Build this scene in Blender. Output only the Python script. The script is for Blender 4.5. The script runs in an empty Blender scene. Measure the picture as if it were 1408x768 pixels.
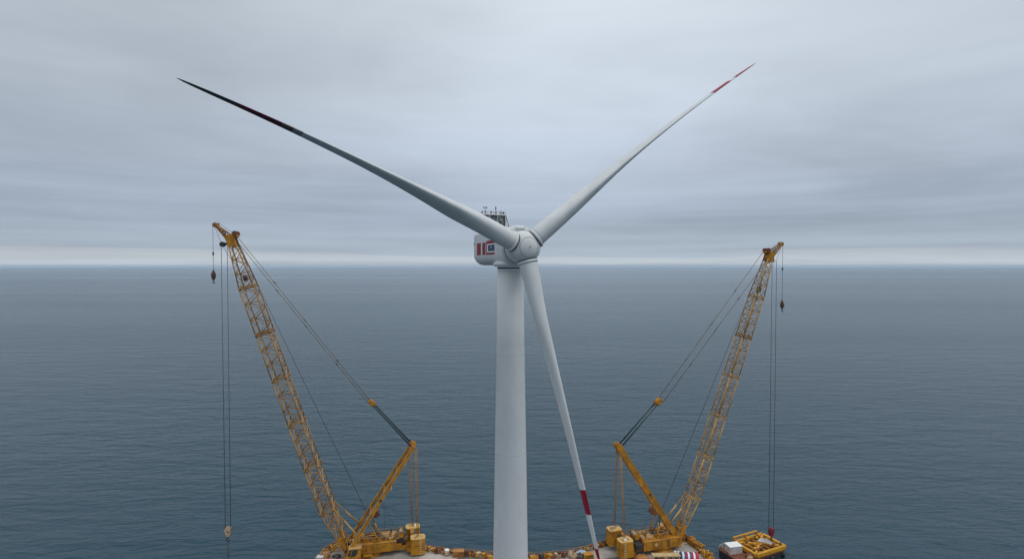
import bpy, bmesh, math, random
import numpy as np
from mathutils import Vector, Matrix
R = math.radians
random.seed(7)
SC = bpy.context.scene
COL = SC.collection

# ------------------------------------------------------------------ camera, sky, sun, exposure
cd = bpy.data.cameras.new('camera'); cam = bpy.data.objects.new('camera', cd); COL.objects.link(cam)
cam.location = (0, 0, 66); cam.rotation_euler = (R(90) - math.atan(18 / 750), 0, 0)
cd.sensor_width = 36; cd.lens = 36 * 750 / 1408; cd.clip_start = 0.5; cd.clip_end = 200000
SC.camera = cam
SUN_EL, SUN_AZ = 60, 115          # degrees; azimuth clockwise from +Y (the view direction)
world = bpy.data.worlds.new('World'); SC.world = world; world.use_nodes = True
nt = world.node_tree; nt.nodes.clear()
def wn(t, **k):
    n = nt.nodes.new(t)
    for a, b in k.items(): setattr(n, a, b)
    return n
def wl(a, b): nt.links.new(a, b)
def wmath(op, a, b=None, c=None):
    n = wn('ShaderNodeMath', operation=op)
    for i, v in enumerate((a, b, c)):
        if v is None: continue
        if isinstance(v, (int, float)): n.inputs[i].default_value = v
        else: wl(v, n.inputs[i])
    return n.outputs[0]
out = wn('ShaderNodeOutputWorld'); bg = wn('ShaderNodeBackground')
sky = wn('ShaderNodeTexSky', sky_type='NISHITA'); sky.sun_disc = False
sky.sun_elevation = R(SUN_EL); sky.sun_rotation = R(SUN_AZ); sky.altitude = 60; sky.dust_density = 3
tc = wn('ShaderNodeTexCoord'); sep = wn('ShaderNodeSeparateXYZ'); wl(tc.outputs['Generated'], sep.inputs[0])
zc = wmath('MAXIMUM', sep.outputs['Z'], 0.0)
# the cloud sheet: the view ray meets a flat layer, so it draws together into bands at the horizon
inv = wmath('DIVIDE', 1.0, wmath('ADD', zc, 0.055))
cx = wmath('MULTIPLY', sep.outputs['X'], inv); cy = wmath('MULTIPLY', sep.outputs['Y'], inv)
comb = wn('ShaderNodeCombineXYZ'); wl(cx, comb.inputs[0]); wl(cy, comb.inputs[1])
def wnoise(vec, scale, detail, sx=1, sy=1, off=(0, 0, 0), rough=.5, dist=0.0):
    mp = wn('ShaderNodeMapping'); mp.inputs['Scale'].default_value = (sx, sy, 1); mp.inputs['Location'].default_value = off
    wl(vec, mp.inputs[0])
    n = wn('ShaderNodeTexNoise'); n.inputs['Scale'].default_value = scale; n.inputs['Detail'].default_value = detail
    n.inputs['Roughness'].default_value = rough; n.inputs['Distortion'].default_value = dist
    wl(mp.outputs[0], n.inputs['Vector']); return n.outputs['Fac']
big = wnoise(comb.outputs[0], 0.42, 4, 0.8, 1.0, (3.1, 1.7, 0), .5, .4)
fine = wnoise(comb.outputs[0], 1.5, 5, 1.0, .8, (7, 2, 0), .55, .6)
el = wn('ShaderNodeCombineXYZ'); wl(sep.outputs['X'], el.inputs[0]); wl(zc, el.inputs[1])
streak = wnoise(el.outputs[0], 1.0, 5, 1.5, 44, (2.0, .6, 0), .55, .2)
# brightness by height above the horizon, broken up by the streaks
zz = wmath('ADD', zc, wmath('MULTIPLY', wmath('SUBTRACT', streak, .5), .062))
ramp = wn('ShaderNodeValToRGB'); wl(wmath('MULTIPLY', zz, 1.6), ramp.inputs[0])
cr = ramp.color_ramp; cr.interpolation = 'EASE'
SKY = [(0.0, .60, .655, .71), (.012, .67, .715, .77), (.026, .60, .655, .72), (.042, .45, .52, .61), (.14, .41, .48, .59),
       (.30, .475, .535, .63), (.50, .56, .615, .70), (.80, .66, .71, .77), (1.0, .98, 1.0, 1.03)]
while len(cr.elements) < len(SKY): cr.elements.new(.5)
for e, (p, r, g, b) in zip(cr.elements, SKY): e.position = p; e.color = (r * .985, g, b, 1)
mod = wmath('ADD', wmath('MULTIPLY', wmath('SUBTRACT', big, .5), .95), wmath('MULTIPLY', wmath('SUBTRACT', fine, .5), .17))
# broad glow where the cloud is thinnest: ahead and a little to the right, high up
gl = wn('ShaderNodeVectorMath', operation='DOT_PRODUCT'); wl(tc.outputs['Generated'], gl.inputs[0])
gv = Vector((.06, 1, .42)).normalized(); gl.inputs[1].default_value = gv
glow = wmath('MULTIPLY', wmath('POWER', wmath('MAXIMUM', gl.outputs['Value'], 0), 9), .30)
fade = wmath('MINIMUM', wmath('ADD', wmath('MULTIPLY', zc, 4.0), .12), 1.0)
gain = wmath('ADD', wmath('ADD', .90, wmath('MULTIPLY', wmath('MULTIPLY', wmath('SUBTRACT', streak, .5), .75), wmath('MAXIMUM', wmath('SUBTRACT', 1.0, wmath('MULTIPLY', zc, 5.0)), 0.0))), wmath('MULTIPLY', wmath('ADD', mod, glow), fade))
mul = wn('ShaderNodeMixRGB', blend_type='MULTIPLY'); mul.inputs[0].default_value = 1
wl(ramp.outputs[0], mul.inputs[1])
g3 = wn('ShaderNodeCombineXYZ'); [wl(gain, g3.inputs[i]) for i in range(3)]; wl(g3.outputs[0], mul.inputs[2])
x10 = wn('ShaderNodeVectorMath', operation='SCALE'); wl(mul.outputs[0], x10.inputs[0]); x10.inputs['Scale'].default_value = 10.0
mixs = wn('ShaderNodeMixRGB'); mixs.inputs[0].default_value = .955
wl(sky.outputs[0], mixs.inputs[1]); wl(x10.outputs[0], mixs.inputs[2])
bg.inputs['Strength'].default_value = 0.1
wl(mixs.outputs[0], bg.inputs['Color']); wl(bg.outputs[0], out.inputs['Surface'])
sd = bpy.data.lights.new('sun', 'SUN'); sd.energy = 0.9; sd.angle = R(20); sd.color = (1, .97, .93)
sun = bpy.data.objects.new('sun', sd); COL.objects.link(sun)
sv = Vector((math.sin(R(SUN_AZ)) * math.cos(R(SUN_EL)), math.cos(R(SUN_AZ)) * math.cos(R(SUN_EL)), math.sin(R(SUN_EL))))
sun.rotation_euler = sv.to_track_quat('Z', 'Y').to_euler(); sun.location = (0, 0, 300)
SC.view_settings.view_transform = 'Standard'; SC.view_settings.look = 'None'
SC.view_settings.exposure = 0.0; SC.view_settings.gamma = 1.0
SC.render.engine = 'CYCLES'
SC.cycles.max_bounces = 6; SC.cycles.volume_bounces = 2

# ------------------------------------------------------------------ materials
def mat(name, col, rough=.5, metal=0.0, var=None, vscale=1.0, amount=.5, bump=0.0, bscale=20.0, spec=.5, stretch=(1, 1, 1), edge=(.42, .62)):
    m = bpy.data.materials.new(name); m.use_nodes = True
    t = m.node_tree; b = t.nodes['Principled BSDF']
    b.inputs['Roughness'].default_value = rough; b.inputs['Metallic'].default_value = metal
    b.inputs['Specular IOR Level'].default_value = spec
    b.inputs['Base Color'].default_value = (*col, 1)
    tcn = t.nodes.new('ShaderNodeTexCoord'); mp = t.nodes.new('ShaderNodeMapping'); mp.inputs['Scale'].default_value = stretch
    t.links.new(tcn.outputs['Object'], mp.inputs[0])
    if var:
        n = t.nodes.new('ShaderNodeTexNoise'); n.inputs['Scale'].default_value = vscale; n.inputs['Detail'].default_value = 7
        n.inputs['Roughness'].default_value = .65
        t.links.new(mp.outputs[0], n.inputs['Vector'])
        r = t.nodes.new('ShaderNodeValToRGB'); r.color_ramp.elements[0].position = edge[0]; r.color_ramp.elements[1].position = edge[1]
        r.color_ramp.elements[0].color = (*col, 1)
        mix = [c * (1 - amount) + v * amount for c, v in zip(col, var)]
        r.color_ramp.elements[1].color = (*mix, 1)
        t.links.new(n.outputs['Fac'], r.inputs[0]); t.links.new(r.outputs[0], b.inputs['Base Color'])
    if bump:
        n2 = t.nodes.new('ShaderNodeTexNoise'); n2.inputs['Scale'].default_value = bscale; n2.inputs['Detail'].default_value = 4
        t.links.new(mp.outputs[0], n2.inputs['Vector'])
        bp = t.nodes.new('ShaderNodeBump'); bp.inputs['Strength'].default_value = bump; bp.inputs['Distance'].default_value = .02
        t.links.new(n2.outputs['Fac'], bp.inputs['Height']); t.links.new(bp.outputs[0], b.inputs['Normal'])
    return m
M = {}
M['white'] = mat('turbine_paint', (.66, .69, .70), .55, spec=.3, var=(.50, .53, .54), vscale=.35, amount=.35, stretch=(1, 1, .35))
M['tower'] = mat('tower_paint', (.63, .66, .675), .45, var=(.53, .56, .575), vscale=.22, amount=.5, stretch=(1, 1, .6))
M['joint'] = mat('tower_joint', (.49, .52, .535), .5)
M['seam'] = mat('pale_seam', (.30, .32, .33), .5)
M['seal'] = mat('dark_seal', (.06, .065, .07), .6)
M['red'] = mat('red_paint', (.30, .008, .03), .5, var=(.22, .008, .025), vscale=.8, amount=.6, spec=.25)
M['grime_light'] = mat('faint_grime', (.33, .33, .335), .6, var=(.20, .18, .19), vscale=.6, amount=.7, spec=.3)  # first step of the painted shade on the left blade's white paint
M['grime'] = mat('grimy_band', (.16, .13, .135), .6, var=(.08, .05, .06), vscale=.6, amount=.7, spec=.3)  # second, darker step of that painted shade
M['maroon'] = mat('weathered_maroon', (.14, .011, .034), .5, var=(.05, .012, .025), vscale=.5, amount=.7, spec=.25)  # left blade's red band, darkened in colour to look shaded
M['tip'] = mat('dark_tip_guard', (.045, .04, .052), .5)  # shade painted near black over the left blade's end
M['navy'] = mat('navy_paint', (.012, .045, .15), .5, spec=.25)
M['plain_white'] = mat('white_paint', (.80, .80, .80), .5, var=(.55, .53, .5), vscale=1.2, amount=.4)
M['cooler'] = mat('radiator_core', (.045, .06, .065), .35, var=(.42, .45, .46), vscale=.75, amount=.8, edge=(.52, .66))
M['yellow'] = mat('crane_yellow', (.52, .235, .012), .55, var=(.20, .075, .010), vscale=.55, amount=.75, bump=.3, spec=.3)
M['yellow_b'] = mat('bright_yellow', (.62, .32, .018), .55, var=(.34, .14, .012), vscale=1.1, amount=.6, bump=.3, spec=.3)
M['lattice'] = mat('lattice_paint', (.43, .22, .042), .6, var=(.24, .12, .035), vscale=.35, amount=.75, spec=.25)
M['lattice_l'] = mat('faded_lattice_paint', (.52, .33, .13), .6, var=(.32, .17, .07), vscale=.4, amount=.7, spec=.25)
M['joint_brown'] = mat('joint_brown', (.27, .13, .04), .6)
M['rust'] = mat('rust', (.20, .07, .03), .8, var=(.09, .035, .02), vscale=1.6, amount=.8, bump=.5)
M['orange'] = mat('orange_paint', (.43, .185, .035), .55, var=(.22, .09, .03), vscale=1.2, amount=.7)
M['dark'] = mat('dark_steel', (.035, .037, .04), .55, var=(.09, .06, .04), vscale=1.5, amount=.5)
M['rope'] = mat('wire_rope', (.055, .06, .065), .6)
M['pendant'] = mat('pendant_wire', (.27, .165, .075), .6, var=(.10, .07, .045), vscale=.1, amount=.9)
M['teal'] = mat('greased_rope', (.045, .075, .085), .5)
M['glass'] = mat('cab_glass', (.015, .02, .025), .06, spec=.8)
M['concrete'] = mat('deck_concrete', (.36, .33, .295), .85, var=(.22, .205, .19), vscale=.16, amount=.8, bump=.6, bscale=3, edge=(.40, .66))
M['pier_side'] = mat('pier_side', (.20, .19, .175), .9, var=(.07, .075, .07), vscale=.25, amount=.8, bump=.6, bscale=2, stretch=(1, 1, .3))
M['asphalt'] = mat('dark_plate', (.10, .11, .115), .7, var=(.17, .16, .15), vscale=.6, amount=.7)
M['plank'] = mat('pale_slab', (.47, .44, .40), .85, var=(.34, .32, .29), vscale=.5, amount=.7)
M['tan'] = mat('tan_canvas', (.42, .31, .17), .85, var=(.22, .15, .09), vscale=2, amount=.7, bump=.6, bscale=6)
M['blue_tarp'] = mat('pale_blue_tarp', (.38, .50, .60), .55, bump=.6, bscale=4)
M['blue'] = mat('stripe_blue', (.03, .06, .17), .6)
M['crimson'] = mat('stripe_red', (.38, .02, .045), .6)
M['cw_top'] = mat('worn_yellow_top', (.54, .31, .05), .6, var=(.68, .58, .42), vscale=2.5, amount=.75, edge=(.48, .64))
M['cream'] = mat('cream_paint', (.60, .46, .24), .6, var=(.32, .19, .07), vscale=2, amount=.6)
M['box_white'] = mat('container_white', (.64, .64, .64), .5, var=(.38, .33, .30), vscale=.7, amount=.5)
M['hull'] = mat('hull_black', (.02, .022, .026), .5, var=(.07, .05, .045), vscale=.7, amount=.6)
M['hookred'] = mat('hook_red', (.30, .012, .04), .4, var=(.16, .01, .02), vscale=1.5, amount=.6)
M['ball'] = mat('ball_iron', (.12, .055, .035), .7, var=(.05, .03, .025), vscale=2, amount=.7)
M['beige'] = mat('hook_beige', (.56, .40, .27), .55, var=(.30, .18, .10), vscale=1.5, amount=.5)

# ------------------------------------------------------------------ mesh helpers
class MB:
    def __init__(s): s.v = []; s.f = []; s.m = []; s.sm = []; s.mats = []
    def mi(s, m):
        if m not in s.mats: s.mats.append(m)
        return s.mats.index(m)
    def add(s, vs, fs, m, smooth=False):
        o = len(s.v); s.v += [tuple(v) for v in vs]; i = s.mi(m)
        for f in fs: s.f.append(tuple(a + o for a in f)); s.m.append(i); s.sm.append(smooth)
    def box(s, c, d, m, rz=0.0, axes=None):
        c = Vector(c)
        if axes is None:
            ax = (Vector((math.cos(rz), math.sin(rz), 0)), Vector((-math.sin(rz), math.cos(rz), 0)), Vector((0, 0, 1)))
        else: ax = [Vector(a).normalized() for a in axes]
        vs = [c + ax[0] * d[0] / 2 * i + ax[1] * d[1] / 2 * j + ax[2] * d[2] / 2 * k for i in (-1, 1) for j in (-1, 1) for k in (-1, 1)]
        s.add(vs, [(0, 1, 3, 2), (4, 6, 7, 5), (0, 4, 5, 1), (2, 3, 7, 6), (0, 2, 6, 4), (1, 5, 7, 3)], m)
    def beam(s, p, q, w, h, m, up=(0, 0, 1)):      # rectangular bar from p to q, w across, h along 'up'
        p, q = Vector(p), Vector(q); a = (q - p).normalized(); b = Vector(up).cross(a)
        if b.length < 1e-4: b = Vector((0, 1, 0)).cross(a)
        b.normalize(); u = a.cross(b)
        s.box((p + q) / 2, ((q - p).length, w, h), m, axes=(a, b, u))
    def cyl(s, p, q, r, m, n=8, r2=None, caps=True, smooth=True):
        p, q = Vector(p), Vector(q); a = (q - p)
        if a.length < 1e-6: return
        a.normalize(); b = a.orthogonal().normalized(); u = a.cross(b); r2 = r if r2 is None else r2
        vs = []
        for c, rr in ((p, r), (q, r2)):
            vs += [c + (b * math.cos(2 * math.pi * i / n) + u * math.sin(2 * math.pi * i / n)) * rr for i in range(n)]
        s.add(vs, [(i, (i + 1) % n, n + (i + 1) % n, n + i) for i in range(n)], m, smooth)
        if caps:
            o = len(s.v) - 2 * n; k = s.mi(m)
            s.f.append(tuple(o + i for i in reversed(range(n)))); s.m.append(k); s.sm.append(False)
            s.f.append(tuple(o + n + i for i in range(n))); s.m.append(k); s.sm.append(False)
    def path(s, pts, r, m, n=6):
        for a, b in zip(pts, pts[1:]): s.cyl(a, b, r, m, n)
    def rings(s, rings, m, caps=True, smooth=True, mats=None):
        n = len(rings[0]); o = len(s.v)
        for r in rings: s.v += [tuple(p) for p in r]
        for k in range(len(rings) - 1):
            i_ = s.mi(mats[k] if mats else m)
            for i in range(n):
                j = (i + 1) % n
                s.f.append((o + k * n + i, o + k * n + j, o + (k + 1) * n + j, o + (k + 1) * n + i)); s.m.append(i_); s.sm.append(smooth)
        if caps:
            i_ = s.mi(mats[0] if mats else m); s.f.append(tuple(o + i for i in reversed(range(n)))); s.m.append(i_); s.sm.append(False)
            i_ = s.mi(mats[-1] if mats else m); e = o + (len(rings) - 1) * n
            s.f.append(tuple(e + i for i in range(n))); s.m.append(i_); s.sm.append(False)
    def lathe(s, c, axis, prof, m, n=48, caps=True, mats=None):
        c = Vector(c); a = Vector(axis).normalized(); b = a.orthogonal().normalized(); u = a.cross(b)
        s.rings([[c + a * h + (b * math.cos(2 * math.pi * i / n) + u * math.sin(2 * math.pi * i / n)) * r for i in range(n)] for h, r in prof], m, caps, True, mats)
    def prism(s, pts, z0, z1, m, mtop=None):
        n = len(pts); o = len(s.v)
        s.v += [(x, y, z0) for x, y in pts] + [(x, y, z1) for x, y in pts]
        k = s.mi(m); kt = s.mi(mtop or m)
        for i in range(n):
            j = (i + 1) % n; s.f.append((o + i, o + j, o + n + j, o + n + i)); s.m.append(k); s.sm.append(False)
        s.f.append(tuple(o + i for i in reversed(range(n)))); s.m.append(k); s.sm.append(False)
        s.f.append(tuple(o + n + i for i in range(n))); s.m.append(kt); s.sm.append(False)
    def heap(s, c, rx, ry, h, m, n=14, rz=0.0, rnd=None):      # a lumpy covered pile
        rnd = rnd or random; rg = []
        ph = [rnd.uniform(.8, 1.15) for _ in range(n)]
        ph = [p * rnd.uniform(.85, 1.15) for p in ph]
        for t, k in ((0, 1.0), (.3, .97), (.5, .9), (.68, .74), (.84, .52), (.94, .3), (.97, .08)):
            ring = []
            for i in range(n):
                a = 2 * math.pi * i / n; x = rx * k * ph[i] * math.cos(a); y = ry * k * ph[i] * math.sin(a)
                ring.append((c[0] + x * math.cos(rz) - y * math.sin(rz), c[1] + x * math.sin(rz) + y * math.cos(rz), c[2] + h * t * rnd.uniform(.72, 1.2) if t else c[2]))
            rg.append(ring)
        s.rings(rg, m)
    def build(s, name, parent=None, loc=None, rz=0.0, fix=True):
        me = bpy.data.meshes.new(name); me.from_pydata(s.v, [], s.f)
        for m in s.mats: me.materials.append(M[m])
        me.polygons.foreach_set('material_index', s.m); me.polygons.foreach_set('use_smooth', s.sm)
        if fix:
            bm = bmesh.new(); bm.from_mesh(me); bmesh.ops.recalc_face_normals(bm, faces=bm.faces); bm.to_mesh(me); bm.free()
        me.update(); o = bpy.data.objects.new(name, me); COL.objects.link(o)
        if parent is not None: o.parent = parent
        if loc is not None: o.location = loc
        o.rotation_euler.z = rz
        return o
def tag(o, label=None, cat=None, group=None, kind=None):
    for k, v in (('label', label), ('category', cat), ('group', group), ('kind', kind)):
        if v: o[k] = v
    return o
def empty(name, loc, rz=0.0):
    o = bpy.data.objects.new(name, None); COL.objects.link(o); o.location = loc; o.rotation_euler.z = rz
    o.empty_display_size = 1; return o

# ------------------------------------------------------------------ the setting: sea, deck
SEA_Z = -6.0
def sea():
    m = bpy.data.materials.new('sea_water'); m.use_nodes = True; t = m.node_tree; b = t.nodes['Principled BSDF']; M['sea'] = m
    b.inputs['Base Color'].default_value = (.004, .040, .066, 1); b.inputs['IOR'].default_value = 1.333
    L = t.links.new
    tcn = t.nodes.new('ShaderNodeTexCoord')
    def noise(sx, sy, sc, det, rot=0.0, dist=0.0, ro=.55):
        mp = t.nodes.new('ShaderNodeMapping'); mp.inputs['Scale'].default_value = (sx, sy, 1); mp.inputs['Rotation'].default_value = (0, 0, R(rot))
        L(tcn.outputs['Object'], mp.inputs[0])
        n = t.nodes.new('ShaderNodeTexNoise'); n.inputs['Scale'].default_value = sc; n.inputs['Detail'].default_value = det
        n.inputs['Roughness'].default_value = ro; n.inputs['Distortion'].default_value = dist
        L(mp.outputs[0], n.inputs['Vector']); return n.outputs['Fac']
    def mm(op, a, bb):
        n = t.nodes.new('ShaderNodeMath'); n.operation = op
        for i, v in enumerate((a, bb)):
            if isinstance(v, (int, float)): n.inputs[i].default_value = v
            else: L(v, n.inputs[i])
        return n.outputs[0]
    swell = noise(.30, 1, .085, 2, 7, .3)        # ~12 m
    wave = noise(.36, 1, .30, 3, -6, .6)         # ~4 m
    chop = noise(.5, 1, .95, 4, 4, .4, .6)       # ~1 m
    gust = noise(.22, 1, .0065, 4, 3, .4)        # wind patches
    g = mm('ADD', mm('MULTIPLY', gust, 2.6), -.28)
    rip = noise(.7, 1, 2.6, 3, -9, .2, .6)       # ripples
    h = mm('ADD', mm('ADD', mm('MULTIPLY', swell, 2.2), mm('MULTIPLY', wave, 1.6)), mm('MULTIPLY', mm('ADD', mm('MULTIPLY', chop, .50), mm('MULTIPLY', rip, .16)), g))
    bp = t.nodes.new('ShaderNodeBump'); bp.inputs['Strength'].default_value = 1.0; bp.inputs['Distance'].default_value = 1.0
    L(h, bp.inputs['Height']); L(bp.outputs[0], b.inputs['Normal'])
    far = noise(.05, 1, .0016, 4, 1.5, .3)
    rr = t.nodes.new('ShaderNodeMapRange'); rr.inputs['From Min'].default_value = .35; rr.inputs['From Max'].default_value = .65
    rr.inputs['To Min'].default_value = .13; rr.inputs['To Max'].default_value = .20
    L(far, rr.inputs['Value']); L(rr.outputs[0], b.inputs['Roughness'])
    mb = MB(); n = 96
    rad = [40, 400, 2000, 8000, 20000, 40000]
    vs = [(0, 0, 0)]
    for r in rad: vs += [(r * math.cos(2 * math.pi * i / n), r * math.sin(2 * math.pi * i / n), 0) for i in range(n)]
    fs = [(0, 1 + i, 1 + (i + 1) % n) for i in range(n)]
    for k in range(len(rad) - 1):
        for i in range(n):
            j = (i + 1) % n; fs.append((1 + k * n + i, 1 + (k + 1) * n + i, 1 + (k + 1) * n + j, 1 + k * n + j))
    mb.add(vs, fs, 'sea'); o = mb.build('sea', loc=(0, 120, SEA_Z), fix=False)
    tag(o, 'dark teal rippled open sea reaching the horizon', 'sea', kind='structure')
sea()
DECK = [(-46, 108), (-44.6, 118), (-43.6, 126), (-41.5, 129.6), (-36, 130.6), (-28, 129.4), (-21.2, 126.6), (-15, 125.0), (-8, 124.0), (-2, 123.1), (4, 122.9),
        (12.7, 124.0), (18, 126.2), (22.5, 128.6), (27, 131.0), (33, 133.0), (39, 133.2), (42.2, 131.5), (43.8, 127.4), (45.2, 120.4), (45.6, 108), (38, 96), (20, 84), (-20, 84), (-38, 96)]
dk = MB(); dk.prism(DECK, SEA_Z - 3, 0.0, 'pier_side', 'concrete')
tag(dk.build('deck'), 'grey concrete pier deck with a rounded far edge', 'deck', kind='structure')
def sheet(name, pts, z, m, label):
    mb = MB(); mb.add([(x, y, z) for x, y in pts], [tuple(range(len(pts)))], m); o = mb.build(name, fix=False)
    return tag(o, label, 'deck plate', kind='structure')
sheet('pavement', [(-21, 118), (-21, 124.2), (-12.6, 123.0), (-12.2, 117)], .012, 'plank', 'pale concrete slab on the deck beside the left crane')
sheet('hatch_plate', [(-12.0, 117), (-12.4, 122.9), (-3.6, 121.9), (-3.6, 117)], .012, 'asphalt', 'dark steel hatch plates on the deck left of the tower')
sheet('dirt', [(16, 116), (18, 121), (25, 123), (31, 122), (30, 116)], .008, 'asphalt', 'dark stained patch of deck in front of the right crane')

# ------------------------------------------------------------------ wind turbine
TX, TY = -.27, 100.0
def turbine():
    root = empty('wind_turbine', (TX, TY, 0))
    tag(root, 'tall pale grey three-bladed wind turbine standing between the two yellow cranes', 'wind turbine')
    yaw = R(21.5); n = Vector((math.sin(yaw), -math.cos(yaw), 0)); hh = Vector((math.cos(yaw), math.sin(yaw), 0)); up = Vector((0, 0, 1))
    TOP = 65.9
    t = MB(); prof = [(z, 3.42 - (3.42 - 2.33) * (z / TOP) ** 1.0) for z in (0, .3, 10, 20, 30, 42.0, 52, TOP - .5)]
    t.lathe((0, 0, 0), up, prof, 'tower', 72)
    tw = t.build('tower', root)
    for z in (12.0, 31.9, 50.0):
        w = MB(); r = 3.42 - (3.42 - 2.33) * (z / TOP)
        w.lathe((0, 0, z), up, [(-.05, r - .01), (-.04, r + .008), (.04, r + .008), (.05, r - .01)], 'joint', 72, caps=False); w.build('weld_seam', tw)
    fl = MB(); fl.lathe((0, 0, 0), up, [(.0, 4.0), (.5, 4.0), (.5, 3.3)], 'yellow_b', 48, caps=False); fl.build('base_flange', root)
    ya = MB(); ya.lathe((0, 0, TOP), up, [(-.40, 2.3), (-.38, 2.42), (-.12, 2.45), (0, 2.4)], 'seal', 56); ya.build('yaw_ring', root)
    # nacelle: rounded box swept along the rotor axis
    HZ = 69.25; O = Vector((0, 0, HZ))
    def P(b, s, z): return n * b + hh * s + up * z          # b along the axis, s sideways, z absolute
    def section(b, w, z0, z1, rb, rt, k=7):
        pts = []
        for cx, cz, a0, r in ((w / 2 - rb, z0 + rb, -90, rb), (w / 2 - rt, z1 - rt, 0, rt), (-w / 2 + rt, z1 - rt, 90, rt), (-w / 2 + rb, z0 + rb, 180, rb)):
            for i in range(k): a = R(a0 + 90 * i / (k - 1)); pts.append(P(b, cx + r * math.cos(a), cz + r * math.sin(a)))
        return pts
    Z0, Z1, W = 66.2, 72.95, 5.2
    nb = MB(); secs = []
    for b, k in ((3.7, .90), (3.5, .955), (3.1, .985), (2.5, 1.0), (-1, 1.0), (-5, 1.0), (-12.6, 1.0), (-13.7, .985), (-14.3, .95), (-14.7, .89), (-14.95, .80), (-15.05, .66)):
        c = (Z0 + Z1) / 2; hgt = (Z1 - Z0) * k
        secs.append(section(b, W * k, c - hgt / 2 + (.0 if b > -12.7 else (1 - k) * 1.0), c + hgt / 2, 1.9 * k, .9 * k))
    nb.rings(secs, 'white'); na = nb.build('nacelle', root)
    gr = MB(); gr.lathe(n * 3.2 + O - up * .1, n, [(-.4, 2.5), (-.1, 3.0), (.55, 3.02), (.75, 2.85)], 'white', 56); gr.build('generator_ring', root)
    sl = MB(); sl.lathe(n * 3.93 + O, n, [(-.1, 2.5), (-.04, 2.74), (.10, 2.74), (.16, 2.5)], 'seal', 56); sl.build('hub_seal', root)
    co = MB(); co.lathe((0, 0, 0), up, [(65.95, 2.75), (66.05, 3.1), (66.6, 3.15), (66.9, 2.6)], 'white', 48); co.build('yaw_collar', root)
    # red, white and navy livery on the flat left side of the nacelle
    S = -W / 2 - .012
    def plate(b0, b1, z0, z1, m, dz=.0, name='stripe', par=None):
        q = MB(); th = .02
        q.box(P((b0 + b1) / 2, S - dz, (z0 + z1) / 2), (abs(b1 - b0), th, z1 - z0), m, axes=(n, hh, up)); return q.build(name, par or na)
    plate(-9.45, -11.9, 68.20, 70.60, 'red'); plate(-6.65, -8.45, 68.20, 70.60, 'red'); plate(-6.25, -5.75, 68.20, 70.65, 'red')
    fl = plate(-1.35, -5.75, 68.20, 70.85, 'plain_white', name='emblem')
    plate(-1.35, -5.75, 70.25, 70.85, 'red', .012, 'stripe', fl); plate(-1.35, -5.75, 68.20, 68.60, 'red', .012, 'stripe', fl)
    plate(-1.40, -5.05, 68.85, 70.0, 'navy', .012, 'panel', fl)
    fc = bpy.data.curves.new('lettering', 'FONT'); fc.body = 'Trian'; fc.size = .55; fc.align_x = 'CENTER'; fc.align_y = 'CENTER'; fc.extrude = .004
    f0 = bpy.data.objects.new('lettering_curve', fc); COL.objects.link(f0); bpy.context.view_layer.update()
    fm = bpy.data.meshes.new_from_object(f0.evaluated_get(bpy.context.evaluated_depsgraph_get())); bpy.data.objects.remove(f0)
    fm.materials.clear(); fm.materials.append(M['plain_white'])
    fo = bpy.data.objects.new('lettering', fm); COL.objects.link(fo); fo.parent = fl
    fo.matrix_local = Matrix((( *n, 0), (0, 0, 1, 0), (*(-hh), 0))).to_3x3().transposed().to_4x4()
    fo.location = P(-3.3, S - .03, 69.55)
    # small rear lamp box and its bracket
    q = MB(); q.box(P(-13.6, -2.35, 71.1), (.5, .35, 1.0), 'plain_white', axes=(n, hh, up)); q.box(P(-13.6, -2.45, 70.5), (.7, .5, .14), 'seal', axes=(n, hh, up)); q.build('rear_lamp', na)
    # hatch blister behind the hub
    hb = MB(); hb.lathe(P(2.6, .35, 72.75), up, [(-.2, 1.45), (.18, 1.4), (.42, 1.1), (.52, .5), (.54, .05)], 'white', 32)
    hb.build('roof_blister', na)
    # cooler across the rear of the roof
    cb = -9.2; zt = 76.3
    cf = MB(); CW = 5.0
    cf.box(P(cb, 0, zt), (.55, CW + .3, .26), 'plain_white', axes=(n, hh, up))
    cf.box(P(cb, 0, 73.0), (.55, CW + .3, .24), 'white', axes=(n, hh, up))
    for s in (-1, 1):
        cf.beam(P(cb, s * (CW / 2), 72.9), P(cb, s * (CW / 2), zt), .24, .5, 'plain_white', up=n)
        cf.beam(P(cb + 2.4, s * (CW / 2 + .05), 72.9), P(cb, s * (CW / 2 + .05), zt), .11, .11, 'seal')
    cf.cyl(P(cb + 1.5, CW / 2 + .05, 72.9), P(cb, CW / 2 + .05, zt - .3), .12, 'plain_white')
    cl = cf.build('cooler_frame', root)
    q = MB()
    for i in range(3):
        s = -CW / 3 + i * CW / 3; q.box(P(cb, s, 74.7), (.22, CW / 3 - .14, 3.1), 'cooler', axes=(n, hh, up))
    q.build('radiator', cl)
    q = MB()
    for s in np.linspace(-2.5, 2.5, 9): q.cyl(P(cb, s, zt + .12), P(cb, s, zt + .55), .035, 'dark', 5)
    q.cyl(P(cb, -2.5, zt + .55), P(cb, 2.5, zt + .55), .03, 'dark', 5); q.build('railing', cl)
    for s, hgt, k in ((-1.75, 1.55, 1), (.45, 1.45, 0), (-.55, .6, 2), (1.55, .8, 3), (2.1, .45, 2), (-2.4, .55, 3)):
        q = MB(); q.cyl(P(cb, s, zt + .12), P(cb, s, zt + .12 + hgt), .05, 'dark', 6, .03)
        q.cyl(P(cb, s, zt + .12), P(cb, s, zt + .42), .16, 'dark', 6)
        if k == 1:
            q.beam(P(cb, s - .3, zt + hgt - .3), P(cb, s + .3, zt + hgt - .3), .06, .06, 'dark')
            for d in (-.3, .3): q.cyl(P(cb, s + d, zt + hgt - .45), P(cb, s + d, zt + hgt - .1), .09, 'dark', 6)
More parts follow.
